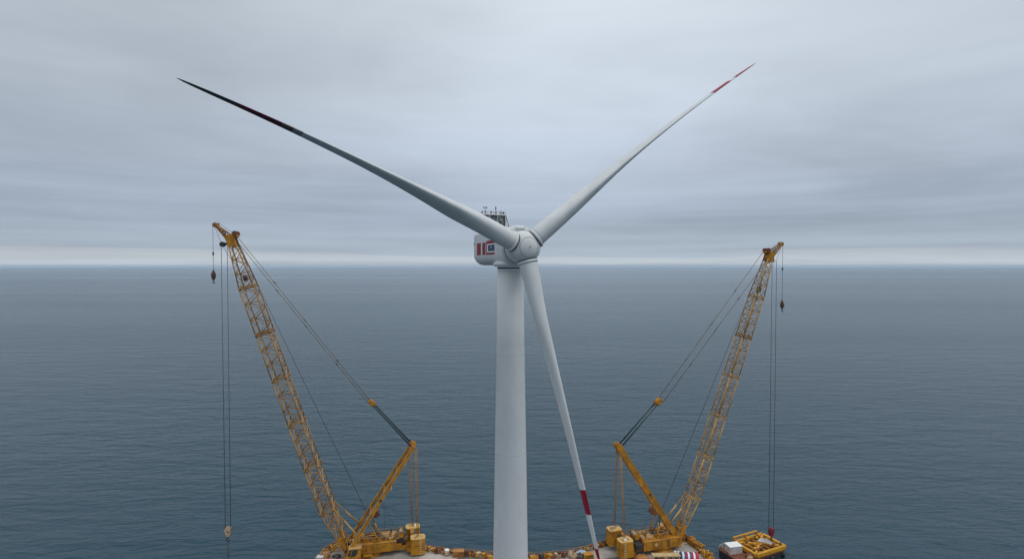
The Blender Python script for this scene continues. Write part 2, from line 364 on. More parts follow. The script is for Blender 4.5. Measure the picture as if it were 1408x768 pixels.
        if k == 0: q.cyl(P(cb, s, zt + hgt - .55), P(cb, s, zt + hgt + .1), .11, 'dark', 6)
        if k == 2: q.cyl(P(cb, s, zt + .12), P(cb, s, zt + .12 + hgt), .15, 'dark', 6, .08)
        q.build('antenna', cl)
    # hub: spinner with a round nose cap
    HB = 6.4; H = n * HB + O
    hb = MB(); hb.lathe(H, n, [(-2.45, 2.55), (-2.2, 2.74), (-1.4, 2.86), (-.4, 2.90), (.5, 2.80), (1.2, 2.56), (1.75, 2.18), (2.08, 1.78), (2.16, 1.62)], 'white', 64)
    hub = hb.build('hub', root)
    nc = MB(); nc.lathe(H, n, [(2.10, 1.66), (2.20, 1.64), (2.24, 1.57), (2.42, 1.2), (2.55, .75), (2.62, .3), (2.63, .13)], 'white', 56); cap = nc.build('nose_cap', hub)
    nr = MB(); nr.lathe(H, n, [(2.13, 1.70), (2.21, 1.70), (2.22, 1.655), (2.15, 1.655)], 'seam', 56, caps=False); nr.build('cap_seam', cap)
    nd = MB(); nd.lathe(H, n, [(2.58, .13), (2.66, .12), (2.67, .05)], 'seal', 12); nd.build('nose_bolt', cap)
    # blades
    def blade(az, pitch, bow, bands, cone, span, cs=1.0):
        a = R(az); er = hh * math.cos(a) + up * math.sin(a); et = -hh * math.sin(a) + up * math.cos(a)
        er_c = (er * math.cos(R(cone)) + n * math.sin(R(cone))); e_n = (n * math.cos(R(cone)) - er * math.sin(R(cone)))
        st = np.array([0, .02, .05, .10, .16, .22, .28, .34, .40, .46, .52, .58, .64, .70, .76, .82, .88, .93, .965, .985, .996, 1.0])
        ext = [x for b0, b1, _ in bands for x in (b0, b1) if x < 1]
        st = np.array(sorted(set(list(st) + ext)))
        ch = np.interp(st, [0, .05, .12, .20, .28, .36, .45, .55, .65, .75, .85, .93, .97, .99, 1], [3.15, 3.2, 3.4, 3.6, 3.3, 2.85, 2.4, 2.0, 1.7, 1.42, 1.15, .9, .66, .42, .12]) * np.interp(st, [0, .2, .5, 1], [1, 1, cs, cs])
        th = np.interp(st, [0, .05, .12, .20, .28, .36, .45, .55, .65, .75, .85, .93, .97, .99, 1], [3.15, 3.15, 2.9, 2.4, 1.80, 1.25, .88, .62, .46, .34, .25, .18, .12, .08, .03])
        tw = np.interp(st, [0, .15, .3, .5, .75, 1], [13, 12, 8, 4, 1, -1])
        rd = np.clip((st - .02) / .22, 0, 1); rd = rd * rd * (3 - 2 * rd)
        N = 40; rings = []; mats = []
        for s, c, t_, w, k in zip(st, ch, th, tw, rd):
            ang = R(pitch + w); ec = e_n * math.sin(ang) + et * math.cos(ang) * 1.0     # towards the leading edge
            en = er_c.cross(ec)
            ctr = H + er_c * (2.4 + s * (span - 2.4)) + up * (bow * 4 * s * (1 - s))
            ring = []
            for i in range(N):
                q = 2 * math.pi * i / N; x = math.cos(q); y = math.sin(q)
                cir = (x * c / 2, y * t_ / 2)
                xc = (1 - x) / 2          # 0 leading .. 1 trailing
                tk = 5 * (.2969 * math.sqrt(max(xc, 0)) - .126 * xc - .3516 * xc ** 2 + .2843 * xc ** 3 - .1015 * xc ** 4)
                air = ((.33 - xc) * c, (tk * 1.12 if y >= 0 else -tk * .5) * t_ + .02 * c * math.sin(math.pi * xc))
                X = cir[0] * (1 - k) + air[0] * k; Y = cir[1] * (1 - k) + air[1] * k
                ring.append(ctr + ec * X + en * Y)
            rings.append(ring)
        for s0, s1 in zip(st, st[1:]):
            mid = (s0 + s1) / 2; m = 'white'
            for b0, b1, bm_ in bands:
                if b0 <= mid <= b1: m = bm_
            mats.append(m)
        mb = MB(); mb.rings(rings, 'white', mats=mats); bo = mb.build('blade', root)
        c = MB(); c.lathe(H + er_c * 2.46, er_c, [(-.2, 1.5), (0, 1.74), (.05, 1.80), (.28, 1.84), (.36, 1.78), (.46, 1.58)], 'white', 48); k = c.build('root_collar', bo)
        c = MB(); c.lathe(H + er_c * 2.20, er_c, [(0, 1.5), (.01, 1.72), (.27, 1.72), (.28, 1.5)], 'seal', 48); c.build('root_seal', k)
    blade(38.9, 97, 1.2, [(.795, .875, 'red'), (.90, 1, 'red')], 9.9, 54.8)       # up to the right
    blade(158.5, 110, .9, [(.70, .725, 'grime_light'), (.725, .755, 'grime'), (.755, .86, 'maroon'), (.86, 1, 'tip')], 10.1, 54.4, .82)       # up to the left; its outer bands carry shade as colour
    blade(280.1, 68, 1.2, [(.775, .85, 'red'), (.95, 1, 'red')], 11.0, 53.9)      # down
turbine()

# ------------------------------------------------------------------ cranes
def crane(loc, head_deg, label, foot, headp, tip, mast_top, bridle, ropes, rope_z, boom_w, boom_d, tone, off, bally, mw, cws, my, lw, zb, tx):
    F = R(head_deg); root = empty('lattice_boom_crane', loc, F); tag(root, label, 'crane', 'pair of yellow lattice boom cranes')
    def build(mb, name, par=None): return mb.build(name, par or root)
    # slewing ring on the deck
    q = MB(); q.lathe((0, 0, 0), (0, 0, 1), [(0, 2.75), (.25, 2.75), (.3, 2.5), (.95, 2.5), (1.0, 2.65), (1.2, 2.65)], 'yellow', 40)
    build(q, 'slewing_ring')
    # machinery body
    q = MB(); q.box((-1.2, 0, 1.55), (11.6, 3.4, .7), 'yellow')
    for s in (-1, 1):
        q.box((-1.0, s * 2.2, 2.25), (9.6, .9, 2.1), 'yellow')
        for x in (-5.2, -3.4, -1.4, .8): q.box((x, s * 2.66, 2.25), (.06, .05, 2.0), 'dark')
        q.box((-1.0, s * 2.67, 3.28), (9.6, .07, .10), 'lattice_l')
    body = build(q, 'body')
    q = MB()
    for s in (-1, 1):
        for x in np.arange(-5.6, 3.7, 1.15): q.cyl((x, s * 2.6, 3.3), (x, s * 2.6, 4.0), .035, 'yellow_b', 5)
        q.cyl((-5.6, s * 2.6, 4.0), (3.6, s * 2.6, 4.0), .03, 'yellow_b', 5)
    build(q, 'handrail', body)
    q = MB(); q.box((-6.6, -.9, 2.1), (2.0, 3.2, 1.3), 'dark'); q.box((-4.0, -.6, 3.05), (3.2, 2.6, .9), 'orange'); q.box((-4.0, -.6, 3.55), (2.6, 1.6, .16), 'lattice_l')
    q.cyl((-4.6, -1.2, 3.5), (-4.6, -1.2, 4.5), .16, 'dark', 8); build(q, 'engine', body)
    for x, z, r, m in ((-6.8, 4.1, .65, 'tan'), (-1.6, 3.3, .8, 'dark'), (.9, 3.2, .8, 'dark')):
        q = MB(); q.cyl((x, -1.2, z), (x, 1.2, z), r * .72, m, 16)
        for s in (-1, 1): q.cyl((x, s * 1.2, z), (x, s * 1.3, z), r, 'yellow', 16)
        q.box((x, 0, z - r * .8), (r * 1.6, 2.7, .3), 'yellow'); build(q, 'winch_drum')
    q = MB(); q.cyl((-6.8, .9, 3.4), (3.0, .5, 3.65), .22, 'orange', 8); q.cyl((-6.0, -.7, 3.55), (2.6, -.6, 3.65), .16, 'lattice_l', 8); build(q, 'hydraulic_pipe', body)
    rb = random.Random(3)
    for i in range(34):
        x = rb.uniform(-8.2, 2.6); y = rb.uniform(-1.9, 1.9); sx, sy, sz = rb.uniform(.25, .9), rb.uniform(.2, .7), rb.uniform(.25, .8)
        q = MB(); q.box((x, y, 3.2 + sz / 2), (sx, sy, sz), rb.choice(['yellow', 'orange', 'dark', 'lattice_l', 'cream', 'rust', 'tan']), rb.uniform(-.4, .4))
        q.cyl((x, y, 3.2 + sz), (x + .05, y, 3.35 + sz), min(sx, sy) * .35, 'dark', 8); build(q, 'machine_unit', body)
    q = MB(); q.box((-2.6, -2.69, 2.35), (.7, .06, .7), 'cream', axes=((1, 0, 1), (0, 1, 0), (-1, 0, 1)))
    build(q, 'emblem', body)
    q = MB()
    for i, w in enumerate((.5, .35, .5, .4)): q.box((.4, -2.69, 2.95 - .38 * i), (w, .05, .16), 'seal'); q.box((.4 - w / 2 + .08, -2.692, 2.85 - .38 * i), (.12, .05, .2), 'seal')
    build(q, 'lettering', body)
    # cab on the left side, sloped glazing
    q = MB(); y0, y1 = 2.75, 4.35; s = [(2.0, .75), (5.9, .75), (5.55, 1.3), (4.4, 3.35), (2.0, 3.35)]
    o = len(q.v); q.add([(x, y0, z) for x, z in s] + [(x, y1, z) for x, z in s], [(0, 1, 2, 3, 4), (9, 8, 7, 6, 5)] + [(i, i + 5, (i + 1) % 5 + 5, (i + 1) % 5) for i in range(5)], 'yellow')
    q.box((3.2, 3.55, 3.41), (2.8, 1.9, .12), 'lattice_l')
    cab = build(q, 'cab')
    q = MB(); yy = y1 + .012
    q.add([(x, yy, z) for x, z in ((4.95, 1.95), (4.25, 3.15), (3.95, 3.15), (4.35, 1.75))], [(0, 1, 2, 3)], 'glass')
    q.add([(x, yy, z) for x, z in ((4.15, 1.65), (3.75, 3.15), (2.55, 3.15), (2.75, 2.2), (3.3, 1.7))], [(0, 1, 2, 3, 4)], 'glass')
    a, b = Vector((5.5, 0, 1.42)), Vector((4.48, 0, 3.24)); nrm = Vector((.88, 0, .5)) * .014
    q.add([(a.x + nrm.x, y0 + .12, a.z + nrm.z), (a.x + nrm.x, y1 - .12, a.z + nrm.z), (b.x + nrm.x, y1 - .12, b.z + nrm.z), (b.x + nrm.x, y0 + .12, b.z + nrm.z)], [(0, 1, 2, 3)], 'glass')
    q.build('window', cab, fix=False)
    q = MB(); q.box((.6, 3.1, 1.0), (1.9, .7, .12), 'yellow_b')
    for x in (-.3, .3, .9, 1.5): q.cyl((x, 3.42, 1.0), (x, 3.42, 1.95), .035, 'yellow_b', 5)
    q.cyl((-.3, 3.42, 1.95), (1.5, 3.42, 1.95), .035, 'yellow_b', 5); build(q, 'side_step')
    m0, m1, md = mw
    # counterweights: slabs stacked in two rounded columns on a tray
    q = MB(); q.box((-8.6, 0, .95), (1.2, 6.0, .5), 'yellow'); q.box((-7.4, 1.5, 1.2), (4.6, .7, .7), 'yellow'); q.box((-7.4, -1.5, 1.2), (4.6, .7, .7), 'yellow')
    q.box((-9.9, 0, 2.6), (.9, 2.6, 2.6), 'dark'); q.box((-9.4, 0, 3.6), (.8, 2.4, 1.2), 'yellow'); build(q, 'counterweight_tray')
    for s in (-1, 1):
        q = MB(); cx, cy = -10.6 + (cws if s < 0 else 0), s * 2.75; nn = 20; ZT = zb + 7 * .5
        pl = []
        for i in range(nn):
            a = 2 * math.pi * (i + .5) / nn; cc, ss = math.cos(a), math.sin(a)
            pl.append((cx + 1.7 * math.copysign(abs(cc) ** .42, cc), cy + 1.3 * math.copysign(abs(ss) ** .42, ss)))
        for k in range(7):
            z0 = zb + k * .5; sh = 1 if k % 2 == 0 else .985
            q.prism([(cx + (x - cx) * sh, cy + (y - cy) * sh) for x, y in pl], z0, z0 + .47, 'yellow')
        q.prism([(cx + (x - cx) * .97, cy + (y - cy) * .97) for x, y in pl], ZT - .02, ZT + .1, 'cw_top')
        for a in range(5): q.box((cx + random.uniform(-1, 1), cy + random.uniform(-.7, .7), ZT + .2), (.5, .35, .22), random.choice(['plain_white', 'tan', 'cream']), random.random())
        for k in range(7):
            z = zb + .23 + k * .5
            for d in (-.3, .0, .25):
                q.box((cx - .55 + d * .8, cy + s * 1.28, z + random.uniform(-.05, .05)), (.16, .09, random.uniform(.2, .36)), 'cream')
        build(q, 'counterweight')
        q = MB()
        for d in (-.16, .16): q.cyl((cx + d, cy * .95, ZT), (mast_top[0] + d - s * tx, s * m1, mast_top[1] - .2), .085, 'lattice', 6)
        build(q, 'tie_bar')
    # mast: two box legs with cross members
    q = MB(); A = Vector((foot[0] - .4, 0, foot[1] + .5)); B = Vector((mast_top[0], 0, mast_top[1])); ax = (B - A).normalized(); nm = Vector((-ax.z, 0, ax.x))
    def MP(t, y, d=0): return A + (B - A) * t + Vector((0, y, 0)) + nm * d
    m0, m1, md = mw
    for s in (-1, 1):
        q.beam(MP(0, s * m0), MP(1, s * m1), .34, md, 'yellow', up=nm)
        for d in (-md / 2 - .02, md / 2 + .02): q.beam(MP(.02, s * m0, d), MP(1, s * m1, d), .46, .09, 'lattice_l', up=nm)
    ts = (.08, .34, .56, .76, .93)
    for t in ts:
        w = m0 + (m1 - m0) * t
        for d in (-.2, .2): q.beam(MP(t, -w, d), MP(t, w, d), .14, .14, 'yellow')
    for t0, t1 in zip(ts, ts[1:]):
        w0, w1 = m0 + (m1 - m0) * t0, m0 + (m1 - m0) * t1
        q.cyl(MP(t0, -w0), MP(t1, w1), .07, 'dark', 5); q.cyl(MP(t0, w0), MP(t1, -w1), .07, 'dark', 5)
    mast = build(q, 'mast')
    q = MB(); q.box(MP(1, 0), (1.2, m1 * 2 + .3, 1.0), 'orange', axes=(ax, (0, 1, 0), nm))
    for y in (-.7, -.35, 0, .35, .7): q.cyl(MP(1.01, y * 1.4 - .1), MP(1.01, y * 1.4 + .1), .75, 'yellow', 16)
    build(q, 'mast_head', mast)
    q = MB(); q.cyl(MP(.34, -1.2, 1.35), MP(.34, .4, 1.35), .75, 'rust', 16); q.box(MP(.34, 0, .75), (1.2, 2.6, .25), 'yellow', axes=(ax, (0, 1, 0), nm)); build(q, 'mast_winch', mast)
    q = MB(); q.box(MP(.62, 0, .7), (.4, m0 + m1 + .8, .14), 'cream', axes=(ax, (0, 1, 0), nm))
    q.box(MP(.5, my * (m0 + m1) / 2 + my * .2, 0), (.5, .3, .5), 'dark', axes=(ax, (0, 1, 0), nm)); build(q, 'mast_walkway', mast)
    for s in (-1, 1):
        q = MB(); q.cyl(MP(.31, s * (m0 - .4), -.5), (-1.9, s * 1.7, 3.2), .13, 'orange' if s > 0 else 'dark', 8); q.cyl(MP(.31, s * (m0 - .4), -.5).lerp(Vector((-1.9, s * 1.7, 3.2)), .55), (-1.9, s * 1.7, 3.2), .2, 'yellow', 8); build(q, 'mast_stay')
    # lattice boom
    f3 = Vector((foot[0], 0, foot[1])); h3 = Vector((headp[0], 0, headp[1]))
    f0 = f3 + Vector((off, 0, 0)); ax = (h3 - f0).normalized(); nm = Vector((ax.z, 0, -ax.x))      # nm points forward (belly side)
    Lb = (h3 - f0).length
    def corner(d, y, e):     # d along the boom, y,e = -1/1
        if d < 10:
            k = d / 10; dep = .25 + (boom_d / 2 - .25) * k; wid = boom_w / 2 * (.80 + .20 * k); cen = f3 + (f0 + ax * 10 - f3) * k
        elif d > Lb - 11:
            k = (Lb - d) / 11; dep = .62 + (boom_d / 2 - .62) * k; wid = boom_w / 2 * (.56 + .44 * k); cen = f0 + ax * d
        else: dep = boom_d / 2; wid = boom_w / 2; cen = f0 + ax * d
        return cen + Vector((0, y * wid, 0)) + nm * (e * dep)
    joints = [0, 10] + list(np.linspace(10, Lb - 11, 6)[1:]) + [Lb - 1.2]
    q = MB()
    for y in (-1, 1):
        for e in (-1, 1):
            cm = tone[0] if e < 0 else tone[1]
            for a, b in zip(joints, joints[1:]): q.cyl(corner(a, y, e), corner(b, y, e), .135, cm, 7)
    chords = build(q, 'boom')
    q = MB(); nb_ = 0
    for a, b in zip(joints, joints[1:]):
        k = max(2, int(round((b - a) / 1.7))); ds = np.linspace(a, b, k + 1)
        for i in range(k):
            d0, d1 = ds[i], ds[i + 1]; m = (i % 2)
            for y in (-1, 1):
                e0 = -1 if m else 1; q.cyl(corner(d0, y, e0), corner(d1, y, -e0), .085, tone[1] if y > 0 else tone[0], 5)
            for e in (-1, 1):
                y0 = -1 if m else 1; q.cyl(corner(d0, y0, e), corner(d1, -y0, e), .085, tone[2], 5)
                q.cyl(corner(d1, -1, e), corner(d1, 1, e), .075, tone[2], 5)
            if i % 2 == 1:
                for y in (-1, 1): q.cyl(corner(d1, y, -1), corner(d1, y, 1), .075, tone[1], 5)
    build(q, 'lacing', chords)
    for k, d in enumerate(joints[1:-1]):
        q = MB(); rr = .10 if k == 4 else .07; cm = 'joint_brown' if k == 4 else tone[0]
        for (y0, e0), (y1, e1) in (((-1, -1), (1, -1)), ((1, -1), (1, 1)), ((1, 1), (-1, 1)), ((-1, 1), (-1, -1))):
            for g in (-.3, .3): q.cyl(corner(d + g, y0, e0), corner(d + g, y1, e1), rr, cm, 6)
        for y in (-1, 1):
            for e in (-1, 1): q.cyl(corner(d - .4, y, e), corner(d + .4, y, e), .2, cm, 6)
        build(q, 'boom_joint', chords)
    # plated foot
    q = MB()
    for y in (-1, 1): q.beam(corner(0, y, 0), corner(3.6, y, .2), .22, 1.1, 'yellow', up=nm); q.cyl(f3 + Vector((0, y * boom_w * .40 - .25, 0)), f3 + Vector((0, y * boom_w * .40 + .25, 0)), .5, 'dark', 12)
    q.beam(corner(2.2, -1, 0), corner(2.2, 1, 0), .8, .6, 'yellow')
    q.box((foot[0] - .2, 0, foot[1] - .45), (1.6, boom_w + .3, .5), 'yellow')
    build(q, 'boom_foot', chords)
    q = MB()
    for s in (-1, 1): q.cyl(corner(10.3, s * .8, -1), MP(.17, s * m0 * .9, .4), .11, 'yellow', 7); q.cyl(corner(10.3, s * .8, -1).lerp(MP(.17, s * m0 * .9, .4), .45), MP(.17, s * m0 * .9, .4), .19, 'lattice_l', 7)
    build(q, 'boom_stop')
    # boom head, sheaves and runner jib
    q = MB(); wy = boom_w * .30
    for s in (-1, 1): q.beam(h3 + ax * -1.8 + Vector((0, s * wy, 0)), h3 + ax * .9 + Vector((0, s * wy, 0)), .14, 1.7, 'yellow', up=nm)
    q.box(h3 - ax * .2, (1.6, wy * 2, 1.2), 'yellow', axes=(ax, (0, 1, 0), nm))
    q.beam(h3 + nm * -.6 - Vector((.7, 0, -.7)), h3 + nm * .9 - Vector((0, 0, .2)), wy * 1.6, .7, 'yellow')
    for y in np.linspace(-wy, wy, 4): q.cyl(h3 + nm * -1.25 + ax * .8 + Vector((0, y - .08, 0)), h3 + nm * -1.25 + ax * .8 + Vector((0, y + .08, 0)), .5, 'rust', 14)
    bh = build(q, 'boom_head', chords)
    q = MB(); rx = ropes[0][0]
    for y in (-.45, -.15, .15, .45): q.cyl((rx - .3, y - .07, rope_z + .25), (rx - .3, y + .07, rope_z + .25), .55, 'dark', 16)
    q.beam((rx - .4, 0, rope_z + .3), h3 + nm * .6 - ax * .9, .6, .5, 'dark'); build(q, 'head_sheave', bh)
    q = MB(); t3 = Vector((tip[0], 0, tip[1])); r0 = [h3 + nm * .75 + ax * .2 + Vector((0, s * wy, 0)) for s in (-1, 1)] + [h3 + nm * .3 + ax * 1.3 + Vector((0, s * wy, 0)) for s in (-1, 1)]
    te = [t3 + Vector((0, s * .3, dz)) for dz in (-.25, .25) for s in (-1, 1)]
    for a, b in zip(r0, te): q.cyl(a, b, .13, 'lattice', 6)
    for k in range(5):
        u, v = k / 5, (k + 1) / 5
        for i, j in ((0, 2), (1, 3), (0, 1), (2, 3), (2, 0), (3, 1)): q.cyl(r0[i].lerp(te[i], u), r0[j].lerp(te[j], v), .065, 'rust', 5)
    jb = build(q, 'runner_jib', chords)
    q = MB(); q.cyl(t3 + Vector((.05, -.3, 0)), t3 + Vector((.05, .3, 0)), .52, 'rust', 16)
    for s in (-1, 1): q.beam(t3 + Vector((-.7, s * .36, 0)), t3 + Vector((.4, s * .36, .0)), .06, .75, 'orange')
    q.cyl(t3 + Vector((.05, -.4, 0)), t3 + Vector((.05, .4, 0)), .2, 'dark', 10); build(q, 'jib_sheave', jb)
    # pendants, bridle, luffing rope
    br = Vector((bridle[0], 0, bridle[1])); pe = h3 + nm * -1.25 + ax * .8
    for s in (-1, 1):
        p0, p1 = pe + Vector((0, s * wy, 0)), br + Vector((0, s * .6, .1)); q = MB()
        if s < 0: p0 = p0 - ax * 2.4 + nm * .35; p1 = p1 + Vector((.62, 0, -.5))
        q.cyl(p0, p1, .065, 'pendant', 6)
        for t in (.28, .5, .74): c = p0.lerp(p1, t); d = (p1 - p0).normalized(); q.cyl(c - d * .35, c + d * .35, .12, 'dark', 6)
        build(q, 'pendant_line')
    d = (br - B).normalized(); q = MB(); q.box(br, (1.5, 1.5, .8), 'yellow', axes=(d, (0, 1, 0), d.cross(Vector((0, 1, 0)))))
    for y in (-.45, 0, .45): q.cyl(br - d * .5 + Vector((0, y - .08, 0)), br - d * .5 + Vector((0, y + .08, 0)), .62, 'orange', 14)
    build(q, 'bridle_block')
    q = MB(); pv = d.cross(Vector((0, 1, 0)))
    for y in (-lw, lw):
        for e in (-.12, 0, .12): q.cyl(br - d * .5 + Vector((0, y, 0)) + pv * e, B + Vector((0, y * 1.2, 0)) + pv * e, .075, 'teal', 5)
    build(q, 'luffing_rope')
    q = MB(); q.cyl(h3 - nm * .9 - ax * 1.0 + Vector((0, .4, 0)), (-1.6, .4, 4.0), .055, 'rope', 5); build(q, 'hoist_rope')
    q = MB(); q.cyl(h3 - nm * .9 - ax * 1.0 + Vector((0, -.5, 0)), corner(14, 0, -1) - nm * .5 + Vector((0, -.5, 0)), .045, 'rope', 5); q.cyl(corner(14, 0, -1) - nm * .5 + Vector((0, -.5, 0)), (.9, -.5, 3.9), .045, 'rope', 5); build(q, 'hoist_rope')
    for x, zb in ropes:
        q = MB(); q.cyl((x, 0, rope_z + .2), (x - .12 * (1 if x == ropes[0][0] else -.0), 0, zb), .062, 'rope', 6); build(q, 'hook_rope')
    q = MB(); bz = bally; q.cyl((t3.x + .5, 0, t3.z), (t3.x + .5, 0, bz), .045, 'rope', 6); q.cyl((t3.x + .5, 0, t3.z - 5.8), (t3.x + .5, 0, t3.z - 6.5), .17, 'dark', 8); build(q, 'runner_rope')
    q = MB(); pts = []
    p0, p1 = t3 + Vector((.1, 0, -.4)), corner(Lb - 5.5, 0, .9)
    for i in range(17):
        u = i / 16; p = p0.lerp(p1, u); p.z -= 1.7 * 4 * u * (1 - u) * (1 - .35 * u); p.x -= .2 * math.sin(math.pi * u); pts.append(p)
    q.path(pts, .035, 'rope', 5); build(q, 'slack_cable')
    q = MB(); q.cyl(t3 + Vector((-.4, 0, .6)), h3 + nm * -.8 + ax * .9, .035, 'rope', 5); build(q, 'jib_stay')
    # small items on the boom: lamp box, anemometer
    q = MB(); q.box(corner(Lb - 9, 0, 0), (1.2, .9, .8), 'dark', axes=(ax, (0, 1, 0), nm)); build(q, 'boom_lamp', chords)
    q = MB(); q.path([(-3.2, -1.0, 3.4), (-3.1, -1.0, 8.5), (-2.3, -1.0, 12.2)], .03, 'dark', 5); q.cyl((-2.2, -1.0, 12), (-5.5, -1, 4.6), .025, 'dark', 5); build(q, 'whip_aerial')
    return root
LH, RH = 192.0, 15.5

crane((-32.6, 124.5, 0), LH, 'yellow lattice boom crane with glazed cab, standing left of the tower and boom leaning left',
      (5.2, 1.6), (28.9, 72.0), (32.05, 74.9), (-9.5, 24.1), (-.37, 34.75), ((30.95, 9.0), (29.75, 9.0)), 70.5, 4.2, 2.9, ('lattice', 'lattice', 'lattice_l'), 1.2, 65.2, (3.4, 2.1, .7), 1.0, 1, 1.15, .35, .75)
crane((34.9, 126.7, 0), RH, 'yellow lattice boom crane seen from behind, standing right of the tower and boom leaning right',
      (4.3, 1.7), (29.7, 68.8), (33.1, 71.5), (-10.9, 24.7), (-.8, 34.6), ((30.5, .7), (31.8, .7)), 67.2, 2.6, 2.4, ('lattice_l', 'lattice_l', 'lattice_l'), .7, 57.3, (1.2, .85, 1.1), 0.0, -1, .6, 1.1, 0.0)
def cpos(loc, deg, x, z): a = R(deg); return Vector((loc[0] + math.cos(a) * x, loc[1] + math.sin(a) * x, z))
def hook_block(p, rz, m, label, sling):
    r = empty('hook_block', p, rz); tag(r, label, 'crane hook')
    q = MB(); prof = [(-.62, .78), (-.35, 1.12), (.35, 1.12), (.66, .55), (.45, -.45), (.2, -.95), (-.2, -.95), (-.45, -.45)]
    for y in (-.36, .36):
        o = len(q.v); q.add([(x, y - .07, z) for x, z in prof] + [(x, y + .07, z) for x, z in prof], [tuple(range(8)), tuple(range(15, 7, -1))] + [(i, (i + 1) % 8, (i + 1) % 8 + 8, i + 8) for i in range(8)], m)
    q.cyl((-.1, -.5, .1), (-.1, .5, .1), .16, 'dark', 10); q.box((0, 0, -.7), (.5, .7, .4), m); q.build('cheek_plate', r)
    q = MB()
    for y in (-.2, 0, .2): q.cyl((0, y - .07, .35), (0, y + .07, .35), .6, 'dark', 18)
    q.build('sheave', r)
    q = MB(); q.cyl((0, 0, -.9), (0, 0, -1.4), .17, 'dark', 8); pts = []
    for i in range(10): a = R(100 - 30 * i); pts.append(Vector((.34 * math.cos(a), 0, -1.7 + .34 * math.sin(a))))
    q.path(pts, .13, 'dark', 7); q.build('hook', r)
    if sling:
        q = MB(); q.cyl((0, 0, -1.9), (.12, 0, -1.9 - sling), .13, 'dark', 7); q.cyl((.12, 0, -1.9 - sling), (.12, 0, -2.3 - sling), .25, 'dark', 8); q.build('sling', r)
    return r
hook_block(cpos((-32.6, 124.5), LH, 30.3, 7.9), R(LH), 'beige', 'beige crane hook block hanging over the sea from the left crane', 10.0)
hook_block(cpos((34.9, 126.7), RH, 31.1, -.5), R(RH), 'hookred', 'dark red crane hook block hanging just above the yellow barge frame', 0)
def ball(p, m, label):
    r = empty('overhaul_ball', p); tag(r, label, 'crane hook')
    q = MB(); q.lathe((0, 0, 0), (0, 0, 1), [(1.25, .10), (.95, .22), (.5, .42), (.0, .5), (-.5, .4), (-.9, .18), (-1.0, .10)], m, 20); q.build('weight', r)
    q = MB(); q.cyl((0, 0, -.9), (0, 0, -1.3), .1, 'dark', 7); q.path([Vector((.2 * math.cos(R(100 - 36 * i)), 0, -1.45 + .2 * math.sin(R(100 - 36 * i)))) for i in range(9)], .08, 'dark', 6); q.build('hook', r)
ball(cpos((-32.6, 124.5), LH, 32.55, 64.0), 'ball', 'small rusty overhaul ball hanging from the left crane\'s jib tip')
ball(cpos((34.9, 126.7), RH, 33.6, 56.4), 'ball', 'small brown overhaul ball hanging from the right crane\'s jib tip')

# ------------------------------------------------------------------ barge beside the deck
BZ = R(25); BC = Vector((60.0, 134.6, SEA_Z))
def bw(u, v, z=0): return Vector((BC.x + u * math.cos(BZ) - v * math.sin(BZ), BC.y + u * math.sin(BZ) + v * math.cos(BZ), SEA_Z + z))
r = empty('work_barge', BC, BZ); tag(r, 'flat black barge floating in the sea right of the pier', 'barge')
q = MB(); hp = [(-7.6, -3.4), (-7.0, -3.8), (6.6, -3.8), (7.6, -3.0), (7.6, 3.0), (6.6, 3.8), (-7.0, 3.8), (-7.6, 3.4)]
q.prism(hp, -1.2, 1.45, 'hull', 'rust'); q.build('hull', r)
q = MB()
for a, b in zip(hp, hp[1:] + hp[:1]): q.beam((*a, 1.5), (*b, 1.5), .3, .2, 'rust')
q.build('gunwale', r)
for u in (-6.2, -2, 2.2, 6.2):
    q = MB(); q.cyl((u, -3.98, .2), (u, -3.98, 1.2), .42, 'dark', 12); q.build('fender', r)
q = MB()
for u in np.linspace(-7.2, -4.2, 7): q.cyl((u, 3.6, 1.4), (u, 3.6, 2.5), .05, 'box_white', 5)
q.cyl((-7.2, 3.6, 2.5), (-4.2, 3.6, 2.5), .05, 'box_white', 5)
for v in np.linspace(3.5, -.5, 5): q.cyl((-7.4, v, 1.4), (-7.4, v, 2.5), .06, 'beige', 5)
q.cyl((-7.4, 3.5, 2.5), (-7.4, -.5, 2.5), .05, 'beige', 5); q.build('handrail', r)
r = empty('container', bw(-5.2, 1.1, 1.46), BZ - R(14)); tag(r, 'white ribbed container on the left end of the floating barge', 'container')
q = MB(); q.box((0, 0, .875), (3.3, 2.2, 1.75), 'box_white')
for x in np.arange(-1.5, 1.51, .2): q.box((x, -1.12, .875), (.09, .05, 1.5), 'box_white')
for y in np.arange(-.9, .91, .2): q.box((-1.67, y, .875), (.05, .09, 1.5), 'box_white')
q.build('body', r)
q = MB(); q.box((0, 0, 1.81), (3.5, 2.4, .12), 'plain_white'); q.build('roof', r)
q = MB()
for x in (-1.1, 1.1): q.box((x, 0, .0), (.3, 2.3, .1), 'rust')
for x in (-1.65, 1.65): q.box((x, -1.11, .87), (.14, .12, 1.76), 'beige')
q.build('corner_post', r)
r = empty('steel_frame', bw(2.0, -.1, 1.62), BZ); tag(r, 'yellow steel lifting frame lying across the barge under the red hook', 'steel frame')
q = MB(); zt = .55
fr = [(-4.6, -3.5), (5.3, -3.5), (5.3, 3.4), (-4.6, 3.4)]
for a, b in zip(fr, fr[1:] + fr[:1]): q.beam((*a, zt), (*b, zt), .7, .8, 'yellow_b')
for u in (-2.6, -.9, .8, 2.5, 4.0): q.beam((u, -3.2, zt - .02), (u, 3.1, zt - .02), .34, .5, 'yellow')
q.beam((-4.3, -3.0, zt + .06), (5.0, 3.0, zt + .06), .5, .5, 'yellow_b'); q.beam((-4.3, 3.0, zt + .12), (5.0, -3.0, zt + .12), .5, .5, 'yellow_b')
for v in (-1.2, 1.2): q.beam((-4.4, v, zt - .05), (5.1, v, zt - .05), .3, .45, 'yellow')
q.build('girder', r)
q = MB(); 
